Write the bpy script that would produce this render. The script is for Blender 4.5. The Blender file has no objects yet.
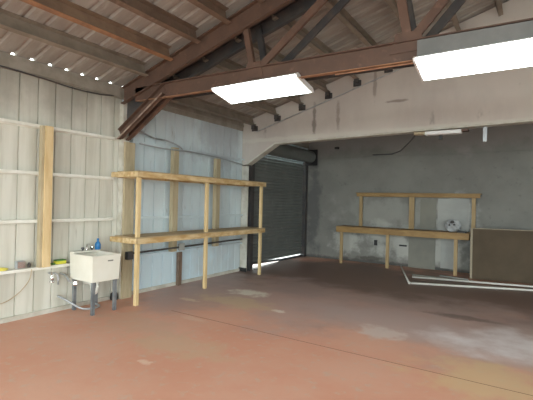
import bpy, bmesh, math, random
from mathutils import Vector, Matrix
random.seed(7)
SC = bpy.context.scene
COL = SC.collection

# ------------------------------------------------------------------ camera
def nrm(v): return Vector(v).normalized()
_ey = nrm((.6506, -.0173, -1)); _ex = nrm((1.5617, -.0346, 1))
_ex = (_ex - _ey * _ex.dot(_ey)).normalized(); _ez = _ex.cross(_ey)
cam = bpy.data.cameras.new('camera'); cam.sensor_width = 36; cam.lens = 405 / 533 * 36
cam.clip_end = 300; cam.clip_start = .05
camo = bpy.data.objects.new('camera', cam); COL.objects.link(camo)
camo.matrix_world = Matrix.Translation((5.33, 0, 1.55)) @ Matrix((_ex, _ey, _ez)).to_4x4()
SC.camera = camo

# ------------------------------------------------------------------ world, exposure
W = bpy.data.worlds.new('sky'); SC.world = W; W.use_nodes = True
bg = W.node_tree.nodes['Background']
bg.inputs['Color'].default_value = (.88, .98, .97, 1); bg.inputs['Strength'].default_value = 9.5
SC.view_settings.view_transform = 'Standard'; SC.view_settings.look = 'None'
SC.view_settings.gamma = 1; SC.view_settings.exposure = 0.0
SC.view_settings.use_curve_mapping = False

def portal(loc, rot, sx, sy):
    l = bpy.data.lights.new('portal', 'AREA'); l.shape = 'RECTANGLE'; l.size = sx; l.size_y = sy
    l.cycles.is_portal = True
    o = bpy.data.objects.new('portal', l); o.location = loc; o.rotation_euler = rot; COL.objects.link(o)
WX = 12.0; YF = -2.5; YH = 7.15; YB = 10.3; SL = .29
portal((6.0, YF - .1, 1.6), (math.radians(90), 0, 0), 10.0, 3.2)
portal((WX + .1, 5.2, 1.3), (0, math.radians(90), 0), 2.6, 1.6)

# ------------------------------------------------------------------ materials
def mat(name, base, rough=.7, metal=0, noise=None, scale=3, detail=5, bump=0, bscale=40, spec=.5,
        stretch=(1, 1, 1), patches=(), noise2=None, scale2=20, emit=None, contrast=(.35, .65), noise2c=(.5, .7)):
    m = bpy.data.materials.new(name); m.use_nodes = True
    nt = m.node_tree; N = nt.nodes; L = nt.links
    b = N['Principled BSDF']
    b.inputs['Roughness'].default_value = rough; b.inputs['Metallic'].default_value = metal
    b.inputs['Specular IOR Level'].default_value = spec
    b.inputs['Base Color'].default_value = (*base, 1)
    if emit:
        b.inputs['Emission Color'].default_value = (*emit[0], 1); b.inputs['Emission Strength'].default_value = emit[1]
    geo = N.new('ShaderNodeNewGeometry'); mp = N.new('ShaderNodeMapping')
    mp.inputs['Scale'].default_value = stretch
    L.new(geo.outputs['Position'], mp.inputs['Vector'])
    cur = None
    def ramp(src, lo, hi):
        r = N.new('ShaderNodeMapRange'); r.inputs['From Min'].default_value = lo; r.inputs['From Max'].default_value = hi
        r.interpolation_type = 'SMOOTHSTEP'; L.new(src, r.inputs['Value']); return r.outputs['Result']
    def mix(fac, a, c):
        x = N.new('ShaderNodeMix'); x.data_type = 'RGBA'; L.new(fac, x.inputs['Factor'])
        if isinstance(a, tuple): x.inputs['A'].default_value = (*a, 1)
        else: L.new(a, x.inputs['A'])
        x.inputs['B'].default_value = (*c, 1); return x.outputs['Result']
    def nz(s, d=5, src=None):
        n = N.new('ShaderNodeTexNoise'); n.inputs['Scale'].default_value = s; n.inputs['Detail'].default_value = d
        n.inputs['Roughness'].default_value = .6; L.new(src or mp.outputs['Vector'], n.inputs['Vector']); return n.outputs['Fac']
    cur = base
    if noise: cur = mix(ramp(nz(scale, detail), *contrast), cur, noise)
    if noise2: cur = mix(ramp(nz(scale2, 6), *noise2c), cur, noise2)
    for (c, r, colr, s, ns) in patches:          # worn or stained spots, also painted light and shade, with their own outline
        a = N.new('ShaderNodeVectorMath'); a.operation = 'SUBTRACT'; a.inputs[1].default_value = c
        L.new(geo.outputs['Position'], a.inputs[0])
        d = N.new('ShaderNodeVectorMath'); d.operation = 'DIVIDE'; d.inputs[1].default_value = r
        L.new(a.outputs[0], d.inputs[0])
        e = N.new('ShaderNodeVectorMath'); e.operation = 'LENGTH'; L.new(d.outputs[0], e.inputs[0])
        f = N.new('ShaderNodeMath'); f.operation = 'MULTIPLY_ADD'; f.inputs[1].default_value = 2.2
        L.new(nz(ns, 6, geo.outputs['Position']), f.inputs[0]); L.new(e.outputs['Value'], f.inputs[2])
        q = ramp(f.outputs[0], 2.2, 1.5)
        g = N.new('ShaderNodeMath'); g.operation = 'MULTIPLY'; g.inputs[1].default_value = s; L.new(q, g.inputs[0])
        cur = mix(g.outputs[0], cur, colr)
    if not isinstance(cur, tuple): L.new(cur, b.inputs['Base Color'])
    if bump:
        bp = N.new('ShaderNodeBump'); bp.inputs['Strength'].default_value = bump; bp.inputs['Distance'].default_value = .01
        L.new(nz(bscale, 4), bp.inputs['Height']); L.new(bp.outputs['Normal'], b.inputs['Normal'])
    m['out'] = 1
    return m

M = {}
BIG = 60.
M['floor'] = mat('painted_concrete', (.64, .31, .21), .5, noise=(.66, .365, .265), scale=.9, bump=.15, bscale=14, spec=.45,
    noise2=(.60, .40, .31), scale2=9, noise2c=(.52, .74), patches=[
    ((5, 7.9, 0), (BIG, 2.6, BIG), (.165, .115, .098), .88, .8),  # dimmer far end of the floor, shade put into the colour
    ((3.0, 5.75, 0), (BIG, 1.55, BIG), (.47, .345, .31), .75, .9), ((4.6, 5.35, 0), (2.9, .75, BIG), (.50, .40, .38), .5, 1.2), ((.9, 4.8, 0), (.9, 1.3, BIG), (.42, .29, .25), .6, 1.5),  # lilac band: change of daylight and its sheen, painted in
    ((5.9, 5.4, 0), (1.9, .75, BIG), (.80, .74, .74), .9, 1.0),  # pale daylight glare on the floor, painted in
    ((1.42, 5.55, 0), (.40, .24, BIG), (.78, .72, .62), .95, 5),
    ((1.6, 4.95, 0), (.75, .32, BIG), (.60, .45, .28), .7, 4),
    ((5.05, 4.1, 0), (.75, .55, BIG), (.66, .48, .27), .7, 2.5),
    ((3.85, 4.85, 0), (.34, .30, BIG), (.66, .55, .50), .8, 6),
    ((2.2, 3.1, 0), (.7, .35, BIG), (.58, .42, .28), .5, 4),
    ((1.3, 3.3, 0), (.9, .4, BIG), (.55, .36, .26), .5, 4),
    ((4.6, 6.2, 0), (.5, .14, BIG), (.10, .07, .06), .6, 4),
    ((2.4, 4.9, 0), (.12, .07, BIG), (.8, .72, .64), .8, 9), ((.95, 4.6, 0), (.22, .08, BIG), (.7, .55, .38), .7, 9), ((1.7, 3.9, 0), (.25, .08, BIG), (.7, .50, .38), .6, 9), ((2.3, 2.6, 0), (.10, .05, BIG), (.8, .62, .5), .7, 12)])
M['sheet_cream'] = mat('cream_sheet_metal', (.68, .67, .60), .5, noise=(.55, .54, .465), scale=1.6, stretch=(1, 3.5, .25), bump=.05,
    noise2=(.40, .37, .31), scale2=6, noise2c=(.60, .78), patches=[((0, 2, 3.6), (BIG, BIG, 1.25), (.27, .25, .21), .75, .6)])  # sheet turns darker towards the eave
M['sheet_skytint'] = mat('sky_tinted_sheet_metal', (.66, .76, .80), .38, noise=(.59, .66, .70), scale=1.8, stretch=(1, 1, .35), bump=.05, spec=.7,  # bluish tone is sky reflection put into the sheet colour
    noise2=(.36, .36, .36), scale2=5, noise2c=(.60, .78), patches=[((0, 5.1, .35), (BIG, 1.5, .6), (.66, .82, .92), .7, 2), ((0, 6.4, 3.0), (BIG, .9, .9), (.38, .40, .44), .6, 2)])  # cyan foot of the sheets: low daylight painted in
M['roof'] = mat('weathered_roof_sheet', (.40, .375, .34), .95, metal=.0, noise=(.33, .305, .275), scale=2.0, spec=.1, bump=.05,
    stretch=(.5, 2.5, 1), noise2=(.44, .42, .385), scale2=5, noise2c=(.5, .7))
M['block'] = mat('grey_block_paint', (.25, .248, .228), .85, noise=(.215, .21, .195), scale=1.3, spec=.2, bump=.2, bscale=22,
    noise2=(.17, .165, .155), scale2=9, noise2c=(.58, .8), patches=[
    ((1.2, YB, .5), (.45, BIG, .35), (.52, .52, .48), .8, 4), ((3.1, YB, .45), (1.3, BIG, .42), (.50, .50, .465), .8, 3),
    ((2.3, YB, .75), (.7, BIG, .45), (.48, .48, .45), .8, 3), ((3.9, YB, 1.3), (.55, BIG, .6), (.58, .60, .58), .7, 2.5),
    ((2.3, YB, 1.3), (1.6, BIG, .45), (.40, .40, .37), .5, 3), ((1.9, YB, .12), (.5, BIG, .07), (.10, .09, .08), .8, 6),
    ((3.2, YB, .0), (BIG, BIG, .10), (.08, .075, .07), .8, 4), ((.2, YB, 1.3), (.28, BIG, 1.6), (.12, .12, .12), .8, 4),  # dark along the foot and in the left corner
    ((3, YB, 3.3), (BIG, BIG, .5), (.30, .28, .27), .8, 2)])
M['header'] = mat('header_paint', (.60, .555, .51), .7, noise=(.52, .475, .44), scale=1.2, bump=.1, bscale=18,
    noise2=(.30, .27, .25), scale2=4, noise2c=(.62, .8), stretch=(1, 1, .5), patches=[
    ((1.75, YH, 3.15), (.05, BIG, .35), (.16, .13, .11), .7, 7), ((2.25, YH, 3.2), (.05, BIG, .3), (.24, .19, .16), .6, 7),
    ((3.3, YH, 3.35), (.25, BIG, .03), (.2, .16, .14), .7, 5), ((3, YH, 2.84), (BIG, BIG, .05), (.62, .60, .54), .7, 5),
    ((2.95, YH, 3.7), (.04, BIG, .35), (.25, .2, .17), .6, 7)])
M['rust'] = mat('rust_brown_steel', (.125, .070, .049), .65, noise=(.095, .055, .040), scale=4, bump=.1, bscale=30, noise2=(.20, .11, .08), scale2=9, noise2c=(.58, .75))
M['rust_orange'] = mat('orange_rusted_edge', (.36, .19, .10), .6, noise=(.24, .12, .07), scale=6)
M['pale_rust'] = mat('worn_pale_rust', (.40, .32, .26), .6, noise=(.2, .13, .1), scale=10)
M['purlin'] = mat('brown_purlin_steel', (.20, .135, .095), .55, noise=(.14, .095, .07), scale=4, noise2=(.24, .16, .12), scale2=8)
M['purlin_tan'] = mat('tan_purlin_steel', (.27, .185, .125), .55, noise=(.20, .13, .09), scale=4)
M['purlin_grey'] = mat('grey_brown_purlin_steel', (.27, .225, .18), .6, noise=(.20, .165, .13), scale=4)
M['strut'] = mat('tan_eave_strut_steel', (.33, .295, .25), .6, noise=(.26, .23, .19), scale=5)
M['dark'] = mat('dark_steel', (.05, .05, .055), .5, noise=(.08, .07, .065), scale=5)
M['chord_glare'] = mat('grey_glare_steel', (.17, .175, .172), .5, noise=(.14, .145, .142), scale=4)  # grey of the lamp glare on the truss chord
M['white_steel'] = mat('off_white_steel', (.62, .60, .54), .5, noise=(.48, .45, .38), scale=5, noise2=(.3, .25, .2), scale2=12, noise2c=(.65, .8))
M['girt_white'] = mat('girt_white_paint', (.84, .84, .78), .5, noise=(.74, .73, .65), scale=5)
M['wood'] = mat('pine_lumber', (.70, .54, .31), .65, noise=(.48, .30, .12), scale=4, stretch=(3, .8, 3), noise2=(.30, .16, .07), scale2=9, noise2c=(.68, .78))
M['wood_v'] = mat('pine_lumber_upright', (.74, .57, .32), .65, noise=(.64, .46, .23), scale=4, stretch=(4, 4, .6), noise2=(.30, .17, .08), scale2=9, noise2c=(.68, .78))
M['wood_pale'] = mat('pale_lumber_upright', (.66, .58, .42), .65, noise=(.58, .48, .30), scale=4, stretch=(4, 4, .6))
M['wood_old'] = mat('aged_or_shaded_lumber', (.50, .42, .28), .7, noise=(.40, .33, .21), scale=4, stretch=(4, 4, .6))
M['wood_amber'] = mat('amber_lumber', (.36, .225, .085), .6, noise=(.28, .165, .06), scale=4, stretch=(1.0, 3, 3), noise2=(.12, .06, .03), scale2=5, noise2c=(.70, .76))
M['wood_amber_v'] = mat('amber_lumber_upright', (.42, .30, .15), .6, noise=(.34, .23, .11), scale=4, stretch=(4, 4, .6))
M['ply'] = mat('plywood', (.50, .38, .22), .65, noise=(.40, .29, .16), scale=3, stretch=(3, .7, 3))
M['hardboard'] = mat('brown_hardboard', (.115, .088, .062), .9, noise=(.095, .073, .052), scale=1.5, spec=.1)
M['hard_edge'] = mat('pale_board_edge', (.30, .26, .19), .6, noise=(.3, .24, .16), scale=8)
M['greyboard'] = mat('grey_board', (.24, .235, .20), .7, noise=(.205, .20, .175), scale=2)
M['whiteboard'] = mat('white_board', (.40, .41, .39), .6, noise=(.34, .345, .33), scale=2)
M['tub'] = mat('cream_plastic', (.80, .78, .70), .35, noise=(.76, .73, .64), scale=3)
M['leg'] = mat('blue_grey_leg_steel', (.25, .27, .285), .4, metal=.3, noise=(.14, .16, .18), scale=6)
M['chrome'] = mat('chrome', (.8, .8, .8), .15, metal=1)
M['galv'] = mat('galvanised_tube', (.52, .54, .56), .35, metal=.7, noise=(.4, .41, .43), scale=12)
M['blue'] = mat('blue_plastic', (.02, .17, .42), .3)
M['black'] = mat('black_plastic', (.02, .02, .022), .45)
M['yellow'] = mat('yellow_green_sponge', (.62, .60, .06), .8, bump=.3)
M['yellow2'] = mat('yellow_tape', (.75, .66, .12), .6)
M['green'] = mat('green_scour', (.10, .26, .06), .9)
M['box_grey'] = mat('grey_box_steel', (.40, .42, .44), .4, metal=.3)
M['pvc'] = mat('white_pvc', (.66, .65, .60), .35)
M['door'] = mat('dark_roll_door', (.16, .17, .16), .6, noise=(.135, .145, .138), scale=2, noise2=(.24, .24, .23), scale2=3, noise2c=(.6, .8))
M['lens'] = mat('lamp_lens', (.9, .9, .9), .4, emit=((.93, 1.0, .98), 9.0))
M['lamp_white'] = mat('lamp_white_enamel', (.75, .75, .74), .35)
M['ground'] = mat('outdoor_concrete', (.42, .41, .39), .8, noise=(.36, .35, .33), scale=.6)
M['soil'] = mat('dark_joint', (.24, .11, .075), .9)
M['paper'] = mat('clear_wrap', (.36, .37, .38), .35)
M['tan_cable'] = mat('tan_cable', (.45, .34, .20), .6)

# ------------------------------------------------------------------ helpers
def wloc(o):
    v = Vector((0, 0, 0))
    while o: v += o.location; o = o.parent
    return v
def prop(o, label=None, cat=None, group=None, kind=None):
    if label: o['label'] = label
    if cat: o['category'] = cat
    if group: o['group'] = group
    if kind: o['kind'] = kind
    return o
def thing(name, loc, label, cat, group=None):
    o = bpy.data.objects.new(name, None); COL.objects.link(o); o.location = loc; o.empty_display_size = .1
    return prop(o, label, cat, group)
def obj(name, bm, m, parent=None, smooth=False, bevel=0, loc=None):
    bmesh.ops.recalc_face_normals(bm, faces=bm.faces)
    if parent is None and loc is None:
        vs = [v.co for v in bm.verts]
        loc = Vector(((min(v.x for v in vs) + max(v.x for v in vs)) / 2, (min(v.y for v in vs) + max(v.y for v in vs)) / 2, min(v.z for v in vs)))
    base = wloc(parent) if parent else Vector(loc)
    for v in bm.verts: v.co -= base
    me = bpy.data.meshes.new(name); bm.to_mesh(me); bm.free()
    for x in (m if isinstance(m, (list, tuple)) else [m]): me.materials.append(M[x])
    if smooth:
        for p in me.polygons: p.use_smooth = True
    o = bpy.data.objects.new(name, me); COL.objects.link(o)
    if parent: o.parent = parent
    else: o.location = loc
    if bevel:
        b = o.modifiers.new('bevel', 'BEVEL'); b.width = bevel; b.segments = 2; b.limit_method = 'ANGLE'
    return o
def BM(): return bmesh.new()
def box(bm, a, b, mi=0):
    xs, ys, zs = zip(a, b)
    v = [bm.verts.new((xs[i], ys[j], zs[k])) for i in (0, 1) for j in (0, 1) for k in (0, 1)]
    for q in ((0, 1, 3, 2), (4, 6, 7, 5), (0, 4, 5, 1), (2, 3, 7, 6), (0, 2, 6, 4), (1, 5, 7, 3)):
        f = bm.faces.new([v[i] for i in q]); f.material_index = mi
    return bm
def prism(bm, pts, a, b, mi=0):
    """pts: closed outline as 3D vectors; swept from offset a to offset b"""
    A = [bm.verts.new(Vector(p) + Vector(a)) for p in pts]; B = [bm.verts.new(Vector(p) + Vector(b)) for p in pts]
    n = len(pts)
    fs = [bm.faces.new(A), bm.faces.new(B[::-1])]
    for i in range(n): fs.append(bm.faces.new((A[i], B[i], B[(i + 1) % n], A[(i + 1) % n])))
    for f in fs: f.material_index = mi
    return bm
def sweep(bm, prof, p0, p1, up=(0, 0, 1), mi=0):
    """prof: outline in (side, up) metres swept along p0->p1"""
    p0, p1 = Vector(p0), Vector(p1); d = (p1 - p0).normalized(); s = d.cross(Vector(up)).normalized(); u = s.cross(d)
    return prism(bm, [p0 + s * a + u * b for a, b in prof], (0, 0, 0), p1 - p0, mi)
def bar(bm, p0, p1, w, h, up=(0, 0, 1), mi=0):
    return sweep(bm, [(-w / 2, -h / 2), (w / 2, -h / 2), (w / 2, h / 2), (-w / 2, h / 2)], p0, p1, up, mi)
def chan(w, h, t, sgn=1):      # C profile: web plus two flanges
    p = [(0, 0), (w, 0), (w, t), (t, t), (t, h - t), (w, h - t), (w, h), (0, h)]
    return [(sgn * a, b) for a, b in p]
def tube(bm, pts, r, seg=8, cap=True):
    pts = [Vector(p) for p in pts]; rings = []
    for i, p in enumerate(pts):
        d = (pts[min(i + 1, len(pts) - 1)] - pts[max(i - 1, 0)]).normalized()
        a = d.cross(Vector((0, 0, 1)));
        if a.length < .05: a = d.cross(Vector((0, 1, 0)))
        a.normalize(); b = d.cross(a)
        rings.append([bm.verts.new(p + (a * math.cos(t) + b * math.sin(t)) * r) for t in [2 * math.pi * k / seg for k in range(seg)]])
    for A, B in zip(rings, rings[1:]):
        for k in range(seg): bm.faces.new((A[k], A[(k + 1) % seg], B[(k + 1) % seg], B[k]))
    if cap: bm.faces.new(rings[0]); bm.faces.new(rings[-1][::-1])
    return bm
def lathe(bm, c, prof, seg=16):
    rings = [[bm.verts.new((c[0] + r * math.cos(2 * math.pi * k / seg), c[1] + r * math.sin(2 * math.pi * k / seg), c[2] + z)) for k in range(seg)] for r, z in prof]
    for A, B in zip(rings, rings[1:]):
        for k in range(seg): bm.faces.new((A[k], A[(k + 1) % seg], B[(k + 1) % seg], B[k]))
    bm.faces.new(rings[0]); bm.faces.new(rings[-1][::-1]); return bm
def smooth_path(pts, n=6):
    pts = [Vector(p) for p in pts]; out = []
    P = [pts[0]] + pts + [pts[-1]]
    for i in range(1, len(P) - 2):
        for k in range(n):
            t = k / n; a, b, c, d = P[i - 1:i + 3]
            out.append(.5 * ((2 * b) + (c - a) * t + (2 * a - 5 * b + 4 * c - d) * t * t + (3 * b - a - 3 * c + d) * t ** 3))
    return out + [pts[-1]]
def struct(name, bm, m, **k): return prop(obj(name, bm, m, **k), kind='structure')

# ------------------------------------------------------------------ the shell
ZP = 3.07                                  # underside of the roof purlins at the left wall
def zp(x): return ZP + SL * min(x, WX - x)
RT = .19                                   # purlin depth
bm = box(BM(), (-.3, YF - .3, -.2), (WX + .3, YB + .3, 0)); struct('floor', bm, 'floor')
bm = BM(); box(bm, (1.2, 4.0, .0005), (WX - .1, 4.008, .0015)); struct('trim_1', bm, 'soil')
bm = box(BM(), (-40, -45, -.3), (55, 50, -.205)); struct('ground', bm, 'ground')

def corr(y0, y1, period, depth, top, bottom):      # trapezoid rib profile: list of (y, rise)
    out = []; y = y0; 
    while y < y1 - 1e-6:
        for dy, r in ((0, 0), (period - top - 2 * bottom, 0), (period - top - bottom, depth), (period - bottom, depth)):
            if y + dy <= y1: out.append((y + dy, r))
        y += period
    out.append((y1, 0)); return out
# left wall: one skin of ribbed sheet, ribs bulging outwards, cream up to the truss, beyond it tinted blue by painted sky reflection; opening for the roll-up door
bm = BM()
def wall_sheet(bm, y0, y1, z0, z1, mi, x=0.0, sgn=-1, th=.012):
    pr = corr(y0, y1, .2286, .020, .006, .006)
    a = [bm.verts.new((x + sgn * r, y, z0)) for y, r in pr]; b = [bm.verts.new((x + sgn * r, y, z1)) for y, r in pr]
    c = [bm.verts.new((x + sgn * (r + th), y, z0)) for y, r in pr]; d = [bm.verts.new((x + sgn * (r + th), y, z1)) for y, r in pr]
    for i in range(len(pr) - 1):
        for q in ((a[i], a[i + 1], b[i + 1], b[i]), (c[i], d[i], d[i + 1], c[i + 1]), (b[i], b[i + 1], d[i + 1], d[i]), (a[i], c[i], c[i + 1], a[i + 1])):
            f = bm.faces.new(q); f.material_index = mi
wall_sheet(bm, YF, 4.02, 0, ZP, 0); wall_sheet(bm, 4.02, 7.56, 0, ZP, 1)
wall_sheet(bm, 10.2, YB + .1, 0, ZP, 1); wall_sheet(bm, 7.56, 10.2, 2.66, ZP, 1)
struct('wall_left', bm, ['sheet_cream', 'sheet_skytint'], loc=(0, 4, 0))
# roof: ribbed sheet, ribs running up the slope; the rib ends stay open at the eaves, so daylight shows
bm = BM(); pr = corr(YF - .065, YB + .1, .2286, .030, .024, .02)
for x0, x1 in ((-.01, WX / 2), (WX + .01, WX / 2)):
    f_ = lambda x: ZP + RT + SL * (x if x1 > x0 else WX - x)
    for off in (0, .006):
        A = [bm.verts.new((x0, y, f_(x0) + r + off)) for y, r in pr]; B = [bm.verts.new((x1, y, f_(x1) + r + off)) for y, r in pr]
        for i in range(len(pr) - 1): bm.faces.new((A[i], A[i + 1], B[i + 1], B[i]))
struct('ceiling', bm, 'roof', loc=(6, 4, 3.2))
# back wall with its bond-beam course
def gable(y, d, holes=None):
    return [(0, y, 0), (WX, y, 0), (WX, y, ZP + RT), (WX / 2, y, ZP + RT + SL * WX / 2), (0, y, ZP + RT)]
bm = BM(); prism(bm, [(-.1, YB, 0), (WX + .1, YB, 0), (WX + .1, YB, ZP + RT - .03), (WX / 2, YB, ZP + RT + SL * WX / 2), (-.1, YB, ZP + RT - .03)], (0, 0, 0), (0, .2, 0)); struct('wall_back', bm, 'block')
bm = BM(); box(bm, (0.02, YB - .02, 2.725), (WX, YB, 2.765)); struct('trim_2', bm, 'block', bevel=.004)
# front wall, wide open doorway behind the camera
bm = BM()
prism(bm, [(-.1, YF, 3.2), (WX + .1, YF, 3.2), (WX + .1, YF, ZP + RT + .01), (WX / 2, YF, ZP + RT + SL * WX / 2), (-.1, YF, ZP + RT)], (0, -.15, 0), (0, 0, 0))
box(bm, (-.1, YF - .15, 0), (1.0, YF, 3.2)); box(bm, (WX - 1.0, YF - .15, 0), (WX + .1, YF, 3.2)); struct('wall_front', bm, 'sheet_cream')
# right wall with a doorway
bm = BM(); box(bm, (WX, YF, 0), (WX + .12, 4.4, ZP)); box(bm, (WX, 6.0, 0), (WX + .12, YB, ZP)); box(bm, (WX, 4.4, 2.6), (WX + .12, 6.0, ZP)); struct('wall_right', bm, 'sheet_cream')
# header wall with haunched corners across the room
bm = BM(); o = YH
prism(bm, [(0.012, o, 2.30), (.15, o, 2.35), (.86, o, 2.765), (WX / 2, o, 2.86), (WX - .86, o, 2.765), (WX - .15, o, 2.35), (WX - .012, o, 2.30), (WX - .012, o, ZP + RT - .02), (WX / 2, o, ZP + RT + SL * WX / 2 - .02), (0.012, o, ZP + RT - .02)], (0, 0, 0), (0, .15, 0))
struct('wall_middle', bm, 'header')
bm = BM()    # raised lip that follows the underside of the header
for a, b in (((.15, 2.335), (.865, 2.75)), ((.865, 2.75), (WX / 2, 2.845)), ((WX / 2, 2.845), (WX - .865, 2.75)), ((WX - .865, 2.75), (WX - .15, 2.335))):
    bar(bm, (a[0], YH + .075, a[1]), (b[0], YH + .075, b[1]), .19, .03)
struct('trim_3', bm, 'white_steel')
bm = BM(); box(bm, (-.035, YF, 3.068), (.03, YB, ZP + RT - .006)); box(bm, (.03, YF, 3.085), (.045, 3.95, 3.20)); box(bm, (.03, 4.05, 3.15), (.045, YH, 3.20)); box(bm, (-.035, 4.05, 3.244), (.0, YH, 3.262)); struct('trim_4', bm, 'strut')   # eave strut
bm = BM(); box(bm, (0.0, YF, 0), (.035, 3.86, .055)); box(bm, (0, 4.2, 0), (.035, YH, .055)); struct('baseboard_left', bm, 'white_steel')

# roll-up door
dr = thing('door_1', (-.06, 8.85, 0), 'dark grey ribbed roll-up door in the far left corner', 'door'); dr['kind'] = 'structure'
bm = BM(); n = 36; pts = []
for k in range(n * 4 + 1):
    z = .08 + k * 2.64 / (n * 4); pts.append((-.06 + .008 * math.sin(k * math.pi / 2), z))
A = [bm.verts.new((x, 7.62, z + (.05 if i == 0 else 0))) for i, (x, z) in enumerate(pts)]; B = [bm.verts.new((x, 10.16, z)) for x, z in pts]
C_ = [bm.verts.new((x - .01, 7.62, z + (.05 if i == 0 else 0))) for i, (x, z) in enumerate(pts)]; D = [bm.verts.new((x - .01, 10.16, z)) for x, z in pts]
for i in range(len(pts) - 1): bm.faces.new((A[i], B[i], B[i + 1], A[i + 1])); bm.faces.new((C_[i], C_[i + 1], D[i + 1], D[i]))
obj('curtain', bm, 'door', dr)
bm = BM(); prism(bm, [(-.09, 7.64, .07), (-.03, 7.64, .07), (-.03, 7.64, .12), (-.09, 7.64, .12)], (0, 0, 0), (0, 1.28, -.05)); prism(bm, [(-.09, 8.92, .01), (-.03, 8.92, .01), (-.03, 8.92, .065), (-.09, 8.92, .065)], (0, 0, 0), (0, 1.24, -.007)); obj('bottom_bar', bm, 'dark', dr)
for y, yb in ((YH + .16, 7.63), (10.14, 10.28)): obj('guide_rail', box(BM(), (-.10, y, 0), (.03, yb, 2.75)), 'dark', dr, bevel=.004)
bm = BM(); tube(bm, [(.17, 7.56, 2.80), (.17, 10.12, 2.80)], .17, 20); obj('drum', bm, 'door', dr, smooth=False)
for y in (7.54, 10.13):
    bm = BM(); box(bm, (0.0, y, 2.56), (.38, y + .015, 3.0)); obj('end_bracket', bm, 'black', dr)

# ------------------------------------------------------------------ columns
c = thing('truss_column', (.08, 4.0, 0), 'off-white steel column with a pine post against it under the end of the roof truss', 'column')
bm = sweep(BM(), chan(.12, .10, .012), (.012, 3.97, 0), (.012, 3.97, 3.0), up=(1, 0, 0)); obj('steel_channel', bm, 'white_steel', c)
obj('wooden_post', box(BM(), (.012, 3.99, 0), (.15, 4.17, 2.40)), 'wood_old', c, bevel=.004)
c = thing('header_column', (.07, YH + .07, 0), 'white painted steel column carrying the left corner of the header', 'column')
obj('flange', box(BM(), (.012, YH, 0), (.19, YH + .02, 2.295)), 'white_steel', c); obj('flange', box(BM(), (.012, YH + .13, 0), (.19, YH + .15, 2.295)), 'dark', c)
obj('web', box(BM(), (.06, YH + .02, 0), (.075, YH + .13, 2.29)), 'dark', c); obj('base_plate', box(BM(), (.012, YH - .03, 0), (.20, YH - .001, .08)), 'black', c)
bm = box(BM(), (.0, 5.22, 0), (.06, 5.30, .60)); tmp = obj('short_wall_post', bm, 'purlin'); tmp.location.x += .036
prop(tmp, 'short brown steel post below the lowest girt behind the lumber shelf', 'post')

# ------------------------------------------------------------------ purlins
def purlin(x, y0, y1, m, label, group):
    u = Vector((-SL, 0, 1)).normalized(); z = zp(x)
    t = thing('roof_purlin', (x, (y0 + y1) / 2, z), label, 'purlin', group)
    prof = [(-.03, 0), (.03, 0), (.03, .008), (-.022, .008), (-.022, RT - .016), (.035, RT - .016), (.035, RT - .008), (-.03, RT - .008)]
    obj('beam', sweep(BM(), [(a, b) for a, b in prof], (x, y0, z), (x, y1, z), up=u), m[0], t)
    obj('lower_flange', sweep(BM(), [(-.033, -.006), (.033, -.006), (.033, 0), (-.033, 0)], (x, y0, z), (x, y1, z), up=u), m[1], t)['label'] = 'rust-stained bottom flange'
ordn = ['lowest, closest to the left eave', 'second up from the left eave', 'third up from the left eave', 'fourth up from the left eave', 'fifth up from the left eave',
        'sixth up from the left eave', 'seventh up from the left eave', 'eighth up from the left eave', 'ninth up from the left eave', 'tenth up from the left eave', 'eleventh up from the left eave', 'twelfth up from the left eave']
for k in range(1, 12):
    x = .25 + .49 * k
    mm = ('purlin_tan', 'rust_orange') if k == 2 else (('purlin_grey', 'purlin_grey') if k < 2 else ('purlin', 'purlin'))
    purlin(x, YF, 3.87, mm, ('orange-edged' if k == 2 else 'brown') + ' roof purlin on the camera side of the truss, ' + ordn[k - 1], 'purlins in front of the truss')
for k in range(0, 10):
    x = .34 + .57 * k
    purlin(x, 4.24, YH, ('purlin_grey', 'purlin_grey'), 'grey-brown roof purlin between truss and header, ' + ordn[k], 'purlins between truss and header')
hd = ['closest to the left wall', 'second from the left wall', 'third from the left wall', 'fourth from the left wall', 'fifth from the left wall', 'sixth from the left wall']
for k in range(6):
    x = .34 + .57 * k; z = zp(x)
    bm = BM(); box(bm, (x - .035, YH - .10, z - .10), (x + .035, YH - .002, z - .012)); box(bm, (x - .075, YH - .02, z - .13), (x + .075, YH - .002, z - .02))
    prop(obj('purlin_bracket', bm, 'dark', bevel=.006), 'small dark steel bracket under a purlin end on the header, ' + hd[k], 'bracket', 'purlin brackets on the header')
bm = BM(); tube(bm, smooth_path([(.4, YH - .03, zp(.4) - .165), (.85, YH - .03, zp(.85) - .165), (1.42, YH - .03, zp(1.42) - .165), (1.99, YH - .03, zp(1.99) - .165), (2.56, YH - .03, zp(2.56) - .165), (3.13, YH - .03, zp(3.13) - .165), (4.2, YH - .03, zp(4.2) - .165)]), .011)
prop(obj('header_conduit', bm, 'galv', smooth=True), 'thin grey conduit running up the header just below the purlin brackets', 'conduit')

# ------------------------------------------------------------------ truss
T = thing('roof_truss', (6, 4.1, 2.95), 'rust-brown double steel roof truss spanning the room overhead', 'truss')
Y1, Y2 = 3.93, 4.30
def zt(x): return zp(x) + .09
def sag(x): return -.0176 * (min(x, WX - x) - 1.0)
for (y, m, s) in ((Y1, 'rust', 1), (Y2, 'dark', 1)):
    for x0, x1 in ((.16, 6.0), (WX - .16, 6.0)):
        bm = BM(); H = .25 if y == Y1 else .22
        d = 1 if x1 > x0 else -1
        prism(bm, [(x0, y, zt(x0) - H), (x1, y, zt(x1) - H), (x1, y, zt(x1)), (x0, y, zt(x0))], (0, 0, 0), (0, .012, 0))
        for dz in (0, H - .014):
            prism(bm, [(x0, y, zt(x0) - dz - .014), (x1, y, zt(x1) - dz - .014), (x1, y, zt(x1) - dz), (x0, y, zt(x0) - dz)], (0, -.05, 0), (0, .0, 0))
        obj('top_chord', bm, m, T)
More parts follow.
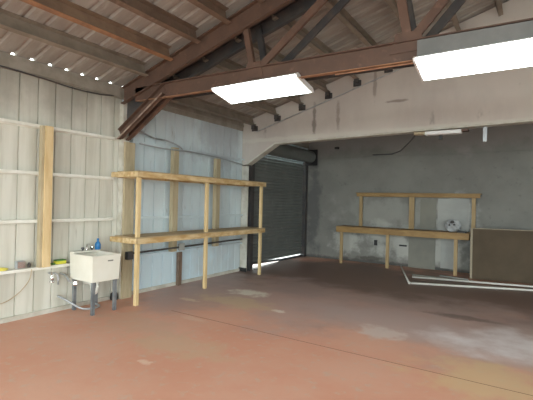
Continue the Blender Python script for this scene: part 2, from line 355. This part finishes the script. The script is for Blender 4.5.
def chordpoly(bm, xa, z0, z1, y0, y1):
    xs = (xa, WX / 2, WX - xa)
    prism(bm, [(x, y0, z0 + sag(x)) for x in xs] + [(x, y0, z1 + sag(x)) for x in xs[::-1]], (0, 0, 0), (0, y1 - y0, 0)); return bm
bm = chordpoly(BM(), .42, 2.955, 3.155, Y1, Y1 + .012); chordpoly(bm, .6, 3.143, 3.155, Y1 - .04, Y1); obj('bottom_chord', bm, 'rust', T)
obj('bottom_chord_flange', chordpoly(BM(), .5, 2.947, 2.954, Y1 - .045, Y1 + .02), 'rust_orange', T)['label'] = 'orange rusted lower flange'
obj('bottom_chord', chordpoly(BM(), .45, 3.03, 3.15, Y2, Y2 + .012), 'dark', T)
bm = chordpoly(BM(), 4.43, 2.97, 3.125, Y1 - .062, Y1 - .047); obj('glare_plate', bm, 'chord_glare', T)['label'] = 'grey lamp glare on the bottom chord, built as a plate'  # added plate that carries the lamp glare as grey colour
bm = BM(); box(bm, (.5, Y1 + .01, 3.02), (.52, Y2, 3.15))
obj('cross_tie', bm, 'dark', T)
for x in (1.5, 2.5, 4.33, 6.0, 7.67, 9.5): obj('cross_tie', box(BM(), (x, Y1 + .012, 3.04), (x + .02, Y2, 3.12)), 'dark', T)
for side in (0, 1):
    X = (lambda x: x) if side == 0 else (lambda x: WX - x)
    for y, m in ((Y1 + .016, 'rust'), (Y2 - .05, 'dark')):
        for (a, b, w) in (((2.52, 3.10), (2.37, zt(2.37) - .06), .075), ((2.62, 3.12), (4.15, zt(4.15) - .10), .085), ((4.33, 3.10), (4.12, zt(4.12) - .08), .085), ((4.36, 3.10), (5.85, zt(5.85) - .08), .085)):
            bm = BM(); p0 = (X(a[0]), y, a[1]); p1 = (X(b[0]), y, b[1])
            bar(bm, p0, p1, .03, w, up=(1, 0, .01)); bar(bm, (p0[0] + .03, y + .022, p0[1] if 0 else p0[2]), (p1[0] + .03, y + .022, p1[2]), .045, .012, up=(1, 0, .01))
            obj('web_member', bm, m, T)
    for x, z, w, h in ((2.55, 3.08, .28, .16), (4.33, 3.07, .34, .16)):
        bm = BM(); prism(bm, [(X(x - w / 2), Y1 - .004, z - h / 2), (X(x + w / 2), Y1 - .004, z - h / 2), (X(x + w / 3), Y1 - .004, z + h / 2 + .03), (X(x - w / 3), Y1 - .004, z + h / 2 + .03)], (0, 0, 0), (0, -.008, 0)); obj('gusset_plate', bm, 'rust', T)
    for y in (Y1 - .03, Y1 + .115):
        bm = BM(); a_, b_ = (X(.11), y + .03, 2.50), (X(1.05), y + .03, 3.07); bar(bm, a_, b_, .012, .16, up=(0, 0, 1))
        bar(bm, (a_[0], y, a_[2] - .07), (b_[0], y, b_[2] - .07), .06, .014); bar(bm, (a_[0], y, a_[2] + .07), (b_[0], y, b_[2] + .07), .06, .014)
        kb = obj('knee_brace', bm, 'rust', T)
        if y < Y1: obj('worn_edge', bar(BM(), (a_[0], y - .034, a_[2] - .07), (b_[0], y - .034, b_[2] - .07), .006, .022), 'pale_rust', kb)['label'] = 'pale worn edge of the knee brace'
for X in (lambda x: x, lambda x: WX - x):
    bm = prism(BM(), [(X(.06), Y1 + .10, 2.62), (X(.06), Y1 + .10, 3.06), (X(1.1), Y1 + .10, 3.12), (X(.95), Y1 + .10, 3.0), (X(.42), Y1 + .10, 2.72)], (0, 0, 0), (0, .012, 0)); obj('heel_shade', bm, 'dark', T)  # dark sheet added to fill the shaded gap at the truss heel
bm = BM(); tube(bm, [(3.6, Y1 - .01, 2.885), (4.4, Y1 - .01, 2.875)], .008); obj('tie_rod', bm, 'rust_orange', T)

# ------------------------------------------------------------------ girts and studs of the left wall
gl = ['lowest, at sink height', 'second from the floor', 'third from the floor', 'topmost']
for k, z in enumerate((.61, 1.22, 1.83, 2.43)):
    for bay, (y0, y1) in enumerate(((YF, 3.85), (4.18, YH - .005))):
        bm = BM(); sweep(bm, [(0, -.024), (0, .024), (.075, .024), (.075, -.014), (.067, -.014), (.067, -.0), (.012, -.0), (.012, -.024)], (.001, y0, z), (.001, y1, z))
        lab = ('white horizontal wall girt left of the truss column, ' if bay == 0 else 'sky-tinted white horizontal wall girt behind the lumber shelf, ') + gl[k]
        prop(obj('wall_girt', bm, 'girt_white' if bay == 0 else 'sheet_skytint'), lab, 'girt', 'girts of the left wall')
def stud(y, z0, z1, label, m='wood_v', w=.10):
    prop(obj('wall_stud', box(BM(), (.078, y, z0), (.165, y + w, z1)), m, bevel=.004), label, 'stud')
st = thing('wall_stud', (.12, 2.8, .635), 'pine wall stud left of the sink, standing between top and bottom girts', 'stud')
obj('upright', box(BM(), (.078, 2.77, .636), (.165, 2.87, 2.44)), 'wood_v', st, bevel=.003)
obj('shaded_side', box(BM(), (.078, 2.735, .636), (.145, 2.768, 2.44)), 'wood_old', st)['label'] = 'shaded side face of the stud, in darker wood'  # shade on the stud's side, built as a darker strip
stud(4.98, .63, 2.44, 'pine wall stud behind the lumber shelf, the nearer of two', 'wood_old', w=.12)
stud(6.12, .63, 2.36, 'pine wall stud behind the lumber shelf, the farther of two', 'wood_old', w=.12)

# conduits and boxes
def tubeobj(name, pts, r, m, label, cat, sm=True, group=None):
    return prop(obj(name, tube(BM(), smooth_path(pts) if sm else pts, r), m, smooth=True), label, cat, group)
tubeobj('wall_conduit', [(.19, 4.135, .69), (.19, 5.1, .70), (.18, 6.0, .71), (.17, 7.0, .72)], .016, 'dark', 'dark conduit along the lowest girt behind the lumber shelf', 'conduit')
tubeobj('wall_conduit', [(.19, 4.22, 2.40), (.19, 4.7, 2.38), (.19, 5.3, 2.40), (.19, 6.2, 2.37), (.10, 7.05, 2.32)], .012, 'box_grey', 'grey cable along the topmost girt above the lumber shelf', 'cable')
tubeobj('hanging_cable', [(.08, 4.3, 2.62), (.08, 4.6, 2.55), (.10, 4.85, 2.54), (.17, 5.05, 2.48), (.2, 5.15, 2.415)], .013, 'galv', 'pale cable arching from the truss column to the topmost girt', 'cable')
tubeobj('eave_cable', [(.03, 1.9, 3.07), (.06, 2.3, 3.07), (.055, 2.8, 3.055), (.06, 3.2, 3.03), (.055, 3.6, 3.045), (.03, 3.85, 3.09)], .010, 'dark', 'dark cable running under the eave at the top of the left wall', 'cable')
b = thing('junction_box', (.19, 4.07, .60), 'black electrical box on the truss column beside the sink', 'electrical box')
obj('body', box(BM(), (.155, 4.02, .60), (.22, 4.13, .72)), 'black', b, bevel=.006); obj('cover', box(BM(), (.22, 4.025, .605), (.226, 4.125, .715)), 'dark', b)
b = thing('outlet_box', (.2, 5.16, .64), 'light grey outlet box on the conduit behind the lumber shelf', 'electrical box')
obj('body', box(BM(), (.156, 5.12, .645), (.20, 5.24, .76)), 'box_grey', b, bevel=.006).location = (0, 0, 0); obj('cover', box(BM(), (.20, 5.115, .64), (.206, 5.245, .765)), 'whiteboard', b)
b = thing('outlet_box', (.08, 2.58, .645), 'grey metal outlet box sitting on the girt left of the stud', 'electrical box')
obj('body', box(BM(), (.02, 2.50, .645), (.085, 2.60, .735)), 'box_grey', b, bevel=.006); obj('cover', box(BM(), (.085, 2.505, .65), (.092, 2.595, .73)), 'chrome', b); obj('knob', lathe(BM(), (.05, 2.66, .642), [(.02, 0), (.024, .03), (.012, .06)]), 'dark', b)
prop(obj('yellow_strap', tube(BM(), smooth_path([(.05, 2.2, .655), (.07, 2.32, .67), (.06, 2.40, .655), (.08, 2.36, .65), (.04, 2.28, .652)]), .012), 'yellow2', smooth=True), 'yellow strap lying on the lowest girt at the left edge', 'strap')
tubeobj('black_hose', [(.07, 2.15, .66), (.10, 2.24, .60), (.10, 2.28, .50), (.08, 2.24, .36), (.07, 2.10, .30)], .016, 'black', 'black hose hanging from the lowest girt at the left edge', 'hose')
tubeobj('hanging_wire', [(.075, 2.68, .62), (.06, 2.66, .48), (.03, 2.56, .34), (.03, 2.40, .25), (.05, 2.20, .24)], .005, 'tan_cable', 'thin tan wire drooping below the lowest girt', 'wire')

# ------------------------------------------------------------------ utility sink
S = thing('utility_sink', (.34, 3.45, 0), 'cream plastic laundry tub on four grey legs against the left wall', 'sink')
x0, x1, y0, y1 = .09, .61, 3.17, 3.60; zt0, zt1 = .43, .775
bm = BM(); ins = .035
def ringv(a, z): return [bm.verts.new(p) for p in ((x0 + a, y0 + a, z), (x1 - a, y0 + a, z), (x1 - a, y1 - a, z), (x0 + a, y1 - a, z))]
R = [ringv(.012, zt0), ringv(.004, zt1 - .03), ringv(.0, zt1 - .03), ringv(.0, zt1), ringv(.028, zt1), ringv(.05, zt1 - .03), ringv(.065, zt0 + .03)]
for A, B in zip(R, R[1:]):
    for k in range(4): bm.faces.new((A[k], A[(k + 1) % 4], B[(k + 1) % 4], B[k]))
bm.faces.new(R[0]); bm.faces.new(R[-1][::-1]); obj('basin', bm, 'tub', S, bevel=.012)
obj('back_ledge', box(BM(), (.075, y0 + .01, zt1 - .005), (.17, y1 - .01, zt1 + .02)), 'tub', S, bevel=.008)
obj('front_emblem', box(BM(), (x1 - .004, 3.40, .69), (x1 + .003, 3.48, .705)), 'greyboard', S)['label'] = 'small grey maker mark on the front'
for (x, y) in ((x0 + .05, y0 + .05), (x1 - .05, y0 + .05), (x1 - .05, y1 - .05), (x0 + .05, y1 - .05)):
    bm = sweep(BM(), [(-.02, -.02), (.02, -.02), (.02, -.012), (-.012, -.012), (-.012, .02), (-.02, .02)], (x, y, 0.0), (x, y, .50), up=(0, 1, 0)); obj('leg', bm, 'leg', S)
bm = tube(BM(), smooth_path([(.10, 3.42, .79), (.10, 3.42, .86), (.13, 3.42, .885), (.21, 3.42, .87), (.225, 3.42, .84)]), .012); f = obj('faucet', bm, 'chrome', S, smooth=True)
for dy in (-.07, .07): obj('handle', lathe(BM(), (.11, 3.42 + dy, .79), [(.012, 0), (.012, .02), (.024, .03), (.02, .05)]), 'dark', f)
bm = tube(BM(), smooth_path([(.35, 3.43, .45), (.35, 3.43, .30), (.30, 3.43, .22), (.22, 3.43, .25), (.2, 3.43, .33), (.03, 3.43, .33)]), .024); obj('drain_pipe', bm, 'pvc', S, smooth=True)
b = thing('spray_bottle', (.14, 3.56, .80), 'small blue plastic bottle on the back ledge of the sink', 'bottle')
obj('body', lathe(BM(), (.13, 3.57, .796), [(.035, 0), (.042, .01), (.042, .07), (.03, .10), (.014, .115), (.014, .13)]), 'blue', b, smooth=True); obj('cap', lathe(BM(), (.13, 3.57, .926), [(.017, 0), (.017, .025), (.01, .03)]), 'blue', b)
b = thing('scrub_sponge', (.06, 3.03, .645), 'yellow and green scrub sponge on the girt beside the sink', 'sponge')
obj('foam', box(BM(), (.02, 2.98, .642), (.11, 3.12, .685)), 'yellow', b, bevel=.01); obj('scouring_layer', box(BM(), (.02, 2.985, .686), (.11, 3.115, .698)), 'green', b, bevel=.004)
prop(obj('folded_rag', box(BM(), (.03, 2.935, .642), (.10, 2.975, .66)), 'green', bevel=.008), 'dark green rag on the girt next to the sponge', 'rag')
v = thing('water_valve', (.06, 2.95, .45), 'chrome shut-off valve pipes on the wall left of the sink', 'valve')
obj('supply_pipe', tube(BM(), smooth_path([(.015, 2.93, .53), (.09, 2.93, .53), (.10, 2.97, .53), (.12, 3.0, .48), (.12, 3.0, .38)]), .014), 'galv', v, smooth=True)
obj('valve_body', lathe(BM(), (.10, 2.93, .44), [(.015, 0), (.028, .01), (.028, .05), (.015, .07), (.015, .10)]), 'chrome', v, smooth=True)
obj('valve_wheel', lathe(BM(), (.10, 2.93, .415), [(.03, 0), (.035, .01), (.03, .02)]), 'chrome', v, smooth=True)
v = thing('water_valve', (.1, 3.1, .35), 'chrome trap hanging under the left edge of the sink', 'valve')
obj('trap', tube(BM(), smooth_path([(.015, 3.09, .50), (.14, 3.09, .49), (.22, 3.10, .42), (.30, 3.12, .40)]), .014), 'galv', v, smooth=True); obj('nut', lathe(BM(), (.32, 3.12, .375), [(.03, 0), (.036, .02), (.03, .05)]), 'chrome', v)
obj('drain_hose', tube(BM(), smooth_path([(.02, 3.06, .20), (.16, 3.10, .16), (.30, 3.22, .05), (.36, 3.36, .03), (.30, 3.5, .03), (.12, 3.52, .03)]), .014), 'box_grey', S, smooth=True)
prop(obj('black_drain_cap', lathe(BM(), (.08, 3.9, 0), [(.05, 0), (.06, .03), (.05, .10), (.03, .115)]), 'black', smooth=True), 'small black plug on the floor behind the sink against the wall', 'plug')

# ------------------------------------------------------------------ long lumber shelf
L_ = thing('lumber_shelf', (.36, 5.5, 0), 'long two-level pine shelf frame along the left wall', 'shelf')
ys = (3.85, 5.32, 7.02)
for i, y in enumerate(ys):
    obj('post', box(BM(), (.58, y, 0), (.63, y + .06, 1.845)), ('wood_v', 'wood_v', 'wood_v')[i], L_, bevel=.004)
for (z0, z1, nm) in ((1.845, 1.925, 'top_rail'), (.885, .965, 'lower_rail')):
    obj(nm, box(BM(), (.632, 3.82, z0), (.668, 7.14, z1)), 'wood', L_, bevel=.003)
    obj(nm, box(BM(), (.165, 3.84, z0), (.20, 7.14, z1)), 'wood', L_, bevel=.003)
    for y in (3.935, 4.75, 5.6, 6.4, 6.97):
        obj('crosspiece', box(BM(), (.202, y, z0 + .002), (.63, y + .038, z1)), 'wood', L_, bevel=.003)
obj('end_rail', box(BM(), (.08, 3.80, 1.85), (.668, 3.838, 1.925)), 'wood', L_, bevel=.003)
obj('end_rail', box(BM(), (.08, 3.80, .89), (.668, 3.838, .965)), 'wood', L_, bevel=.003)
obj('shelf_board', box(BM(), (.17, 3.82, .968), (.672, 7.14, .982)), 'ply', L_)
obj('shelf_board', box(BM(), (.17, 3.84, 1.928), (.672, 7.14, 1.94)), 'ply', L_)

# ------------------------------------------------------------------ workbench at the back wall
B_ = thing('workbench', (2.7, 10.0, 0), 'amber pine workbench frame with raised back shelf against the rear wall', 'workbench')
obj('front_rail', box(BM(), (1.17, 9.70, .80), (4.24, 9.74, .925)), 'wood_amber', B_, bevel=.003)
obj('benchtop', box(BM(), (1.17, 9.70, .926), (4.24, 10.27, .945)), 'wood_amber', B_)
obj('end_rail', box(BM(), (1.17, 9.742, .80), (1.21, 10.26, .925)), 'wood_amber', B_); obj('end_rail', box(BM(), (4.20, 9.742, .80), (4.24, 10.26, .925)), 'wood_amber', B_)
for x in (1.26, 2.44, 3.94): obj('leg', box(BM(), (x, 9.742, 0), (x + .075, 9.785, .925)), 'wood_amber_v', B_, bevel=.003)
for x in (1.60, 2.86, 4.23): obj('upright', box(BM(), (x, 10.17, .946), (x + .12 if x == 2.86 else x + .08, 10.215, 1.72)), 'wood_amber_v', B_, bevel=.003)
obj('back_shelf_rail', box(BM(), (1.54, 10.128, 1.72), (4.40, 10.168, 1.80)), 'wood_amber', B_, bevel=.003)
obj('back_shelf', box(BM(), (1.52, 10.12, 1.802), (4.42, 10.27, 1.82)), 'wood_amber', B_)
# boards behind the bench
def lean(name, x0, x1, zb, zt_, m, label, y=10.284):
    return prop(obj(name, box(BM(), (x0, y, zb), (x1, y + .013, zt_)), m), label, 'board')
lean('wall_board', 2.84, 3.46, .0, .84, 'greyboard', 'grey board on the floor behind the workbench leg space')
lean('wall_board', 3.10, 3.46, .96, 1.68, 'greyboard', 'grey-beige panel above the benchtop behind the back shelf')
lean('wall_board', 3.50, 4.16, .96, 1.70, 'whiteboard', 'whitish panel above the benchtop at the right')
lean('wall_board', 3.58, 3.90, .06, .86, 'whiteboard', 'narrow whitish panel under the right end of the workbench')
b = thing('plastic_bag', (3.88, 10.1, .945), 'crumpled clear plastic bag with dark contents on the workbench', 'bag')
bm = BM(); bmesh.ops.create_icosphere(bm, subdivisions=4, radius=.14)
for vv in bm.verts:
    q = vv.co.copy(); k = 1 + .16 * math.sin(q.x * 47 + q.z * 33 + 1) * math.cos(q.y * 41 + q.z * 25) + .08 * math.sin(q.z * 90 + q.x * 60)
    vv.co = Vector((q.x * k * 1.15, q.y * .5 * k, max(q.z * k * 1.05, -.13))) + Vector((3.86, 10.06, 1.078))
obj('wrap', bm, 'paper', b)
for cx, cz, rx, rz in ((3.86, 1.17, .045, .035), (3.90, 1.11, .03, .02), (3.80, 1.10, .02, .03)):
    bm = BM(); bmesh.ops.create_icosphere(bm, subdivisions=2, radius=1)
    for vv in bm.verts: vv.co = Vector((cx + vv.co.x * rx * (1 + .3 * math.sin(9 * vv.co.z)), 9.995 + vv.co.y * .02, cz + vv.co.z * rz))
    obj('dark_content', bm, 'dark', b, smooth=True)
prop(obj('tool_case', box(BM(), (3.98, 9.86, .946), (4.17, 9.98, .975)), 'black', bevel=.006), 'flat black case at the right end of the benchtop', 'case')
for x, z, lab in ((1.98, .47, 'small black outlet on the rear wall below the workbench'),):
    prop(obj('wall_outlet', box(BM(), (x, 10.27, z), (x + .08, 10.299, z + .14)), 'black', bevel=.004), lab, 'outlet')
prop(obj('wall_bracket', box(BM(), (2.62, 10.255, .50), (2.80, 10.283, .54)), 'black', bevel=.004), 'short dark bracket on the rear wall beside the grey board', 'bracket')

# brown sheet leaning
P = thing('hardboard_sheet', (5.4, 9.8, 0), 'dark brown hardboard sheet with pale edge leaning at the right end of the workbench', 'board')
a = Vector((4.33, 9.585, 0)); dx = Vector((2.36, .44, 0)); up = Vector((-.008, .05, 1.06))
nn = dx.cross(up).normalized() * -1
bm = prism(BM(), [a, a + dx, a + dx + up, a + up], (0, 0, 0), -nn * -.02); obj('panel', bm, 'hardboard', P)
e = dx.normalized()
bm = prism(BM(), [a - e * .045, a - e * .002, a - e * .002 + up, a - e * .045 + up], (0, 0, 0), nn * .04); obj('edge_strip', bm, 'hard_edge', P)['label'] = 'pale wooden edge strip'
bm = prism(BM(), [a + up, a + dx + up, a + dx + up * 1.015, a + up * 1.015], (0, 0, 0), nn * .022); obj('edge_strip', bm, 'hard_edge', P)

# ------------------------------------------------------------------ white pipes on the floor
tubeobj('plastic_pipe', [(2.72, 10.1, .021), (3.38, 8.15, .021)], .02, 'pvc', 'white plastic pipe on the floor running from the rear wall toward the room', 'pipe', False)
tubeobj('plastic_pipe', [(3.43, 8.13, .021), (6.9, 9.56, .021)], .02, 'pvc', 'long white plastic pipe on the floor, nearest the camera', 'pipe', False)
tubeobj('plastic_pipe', [(3.28, 8.84, .021), (6.6, 9.36, .062)], .02, 'pvc', 'shorter white plastic pipe on the floor between bench and long pipe', 'pipe', False)
bm = tube(BM(), [(3.385, 8.13, .023), (3.41, 8.12, .023)], .026); 
prop(obj('pipe_elbow', bm, 'pvc'), 'white elbow joining the two pipes on the floor', 'pipe fitting')
tubeobj('plastic_pipe', [(3.72, 9.42, .018), (4.29, 9.30, .018)], .017, 'whiteboard', 'short pale pipe on the floor below the right workbench leg', 'pipe', False)
prop(obj('lumber_offcut', box(BM(), (3.2, 9.14, 0), (4.25, 9.19, .03)), 'greyboard'), 'grey strip of wood on the floor in front of the workbench', 'wood strip')

# ------------------------------------------------------------------ lamps
def lamp(xa, label, drop=0):
    t = thing('ceiling_light', (xa + .6, 3.84, 2.935), label, 'light', 'bright overhead light fixtures')
    z0, z1, ya, yb = 2.935 - drop, 2.845 - drop, 3.84, 4.26
    s = (z1 - z0) / (yb - ya); zz = lambda y: z0 + s * (y - ya)
    P4 = lambda x, y, dz: (x, y, zz(y) + dz)
    xb = xa + 1.22
    bm = prism(BM(), [P4(xa, ya, -.0), P4(xa, yb, -.0), P4(xa, yb - .03, .028), P4(xa, ya + .03, .028)], (0, 0, 0), (xb - xa, 0, 0)); obj('housing', bm, 'lamp_white', t)
    bm = prism(BM(), [P4(xa, ya, -.001), P4(xa, yb, -.001), P4(xa, yb - .02, -.02), P4(xa, ya + .02, -.02)], (.02, 0, 0), (xb - xa - .02, 0, 0)); obj('lens', bm, 'lens', t)
    for x in (xa, xb - .019):
        bm = prism(BM(), [P4(x, ya - .004, -.001), P4(x, yb + .004, -.001), P4(x, yb - .016, -.026), P4(x, ya + .016, -.026)], (0, 0, 0), (.019, 0, 0)); obj('end_cap', bm, 'lamp_white', t)
    for x in (xa + .15, xb - .15): obj('hanger', tube(BM(), [(x, 4.2, zz(4.2) + .02), (x, 4.2, 3.03)], .005), 'galv', t)
lamp(1.965, 'glowing white light fixture under the truss, left of the middle post joint')
lamp(4.40, 'glowing white light fixture under the truss, at the right edge of the view', .04)
lf = thing('strip_light', (4.1, YH - .04, 2.70), 'unlit white strip light fixed under the header', 'light')
obj('housing', box(BM(), (3.84, YH - .085, 2.705), (4.39, YH + .06, 2.765)), 'lamp_white', lf, bevel=.006)
obj('end_plate', box(BM(), (4.392, YH - .06, 2.735), (4.49, YH + .05, 2.768)), 'rust', lf); obj('end_plate', box(BM(), (3.66, YH - .06, 2.725), (3.838, YH + .05, 2.768)), 'wood_old', lf)
obj('socket', box(BM(), (4.04, YH + .02, 2.63), (4.09, YH + .06, 2.704)), 'black', lf)
tubeobj('overhead_conduit', [(3.66, 7.32, 2.80), (3.3, 8.3, 2.79), (2.75, 9.7, 2.80), (2.4, 10.24, 2.80), (1.9, 10.26, 2.80)], .013, 'dark', 'thin conduit running from the strip light to the rear wall', 'conduit', False)
prop(obj('hanging_bracket', box(BM(), (4.69, YH + .02, 2.56), (4.745, YH + .05, 2.79)), 'box_grey'), 'short pale metal tab hanging from the header right of the strip light', 'bracket')
prop(obj('wall_hook', box(BM(), (.84, 10.24, 3.0), (.95, 10.30, 3.06)), 'black'), 'small black fitting high on the rear wall under the header edge', 'fitting')
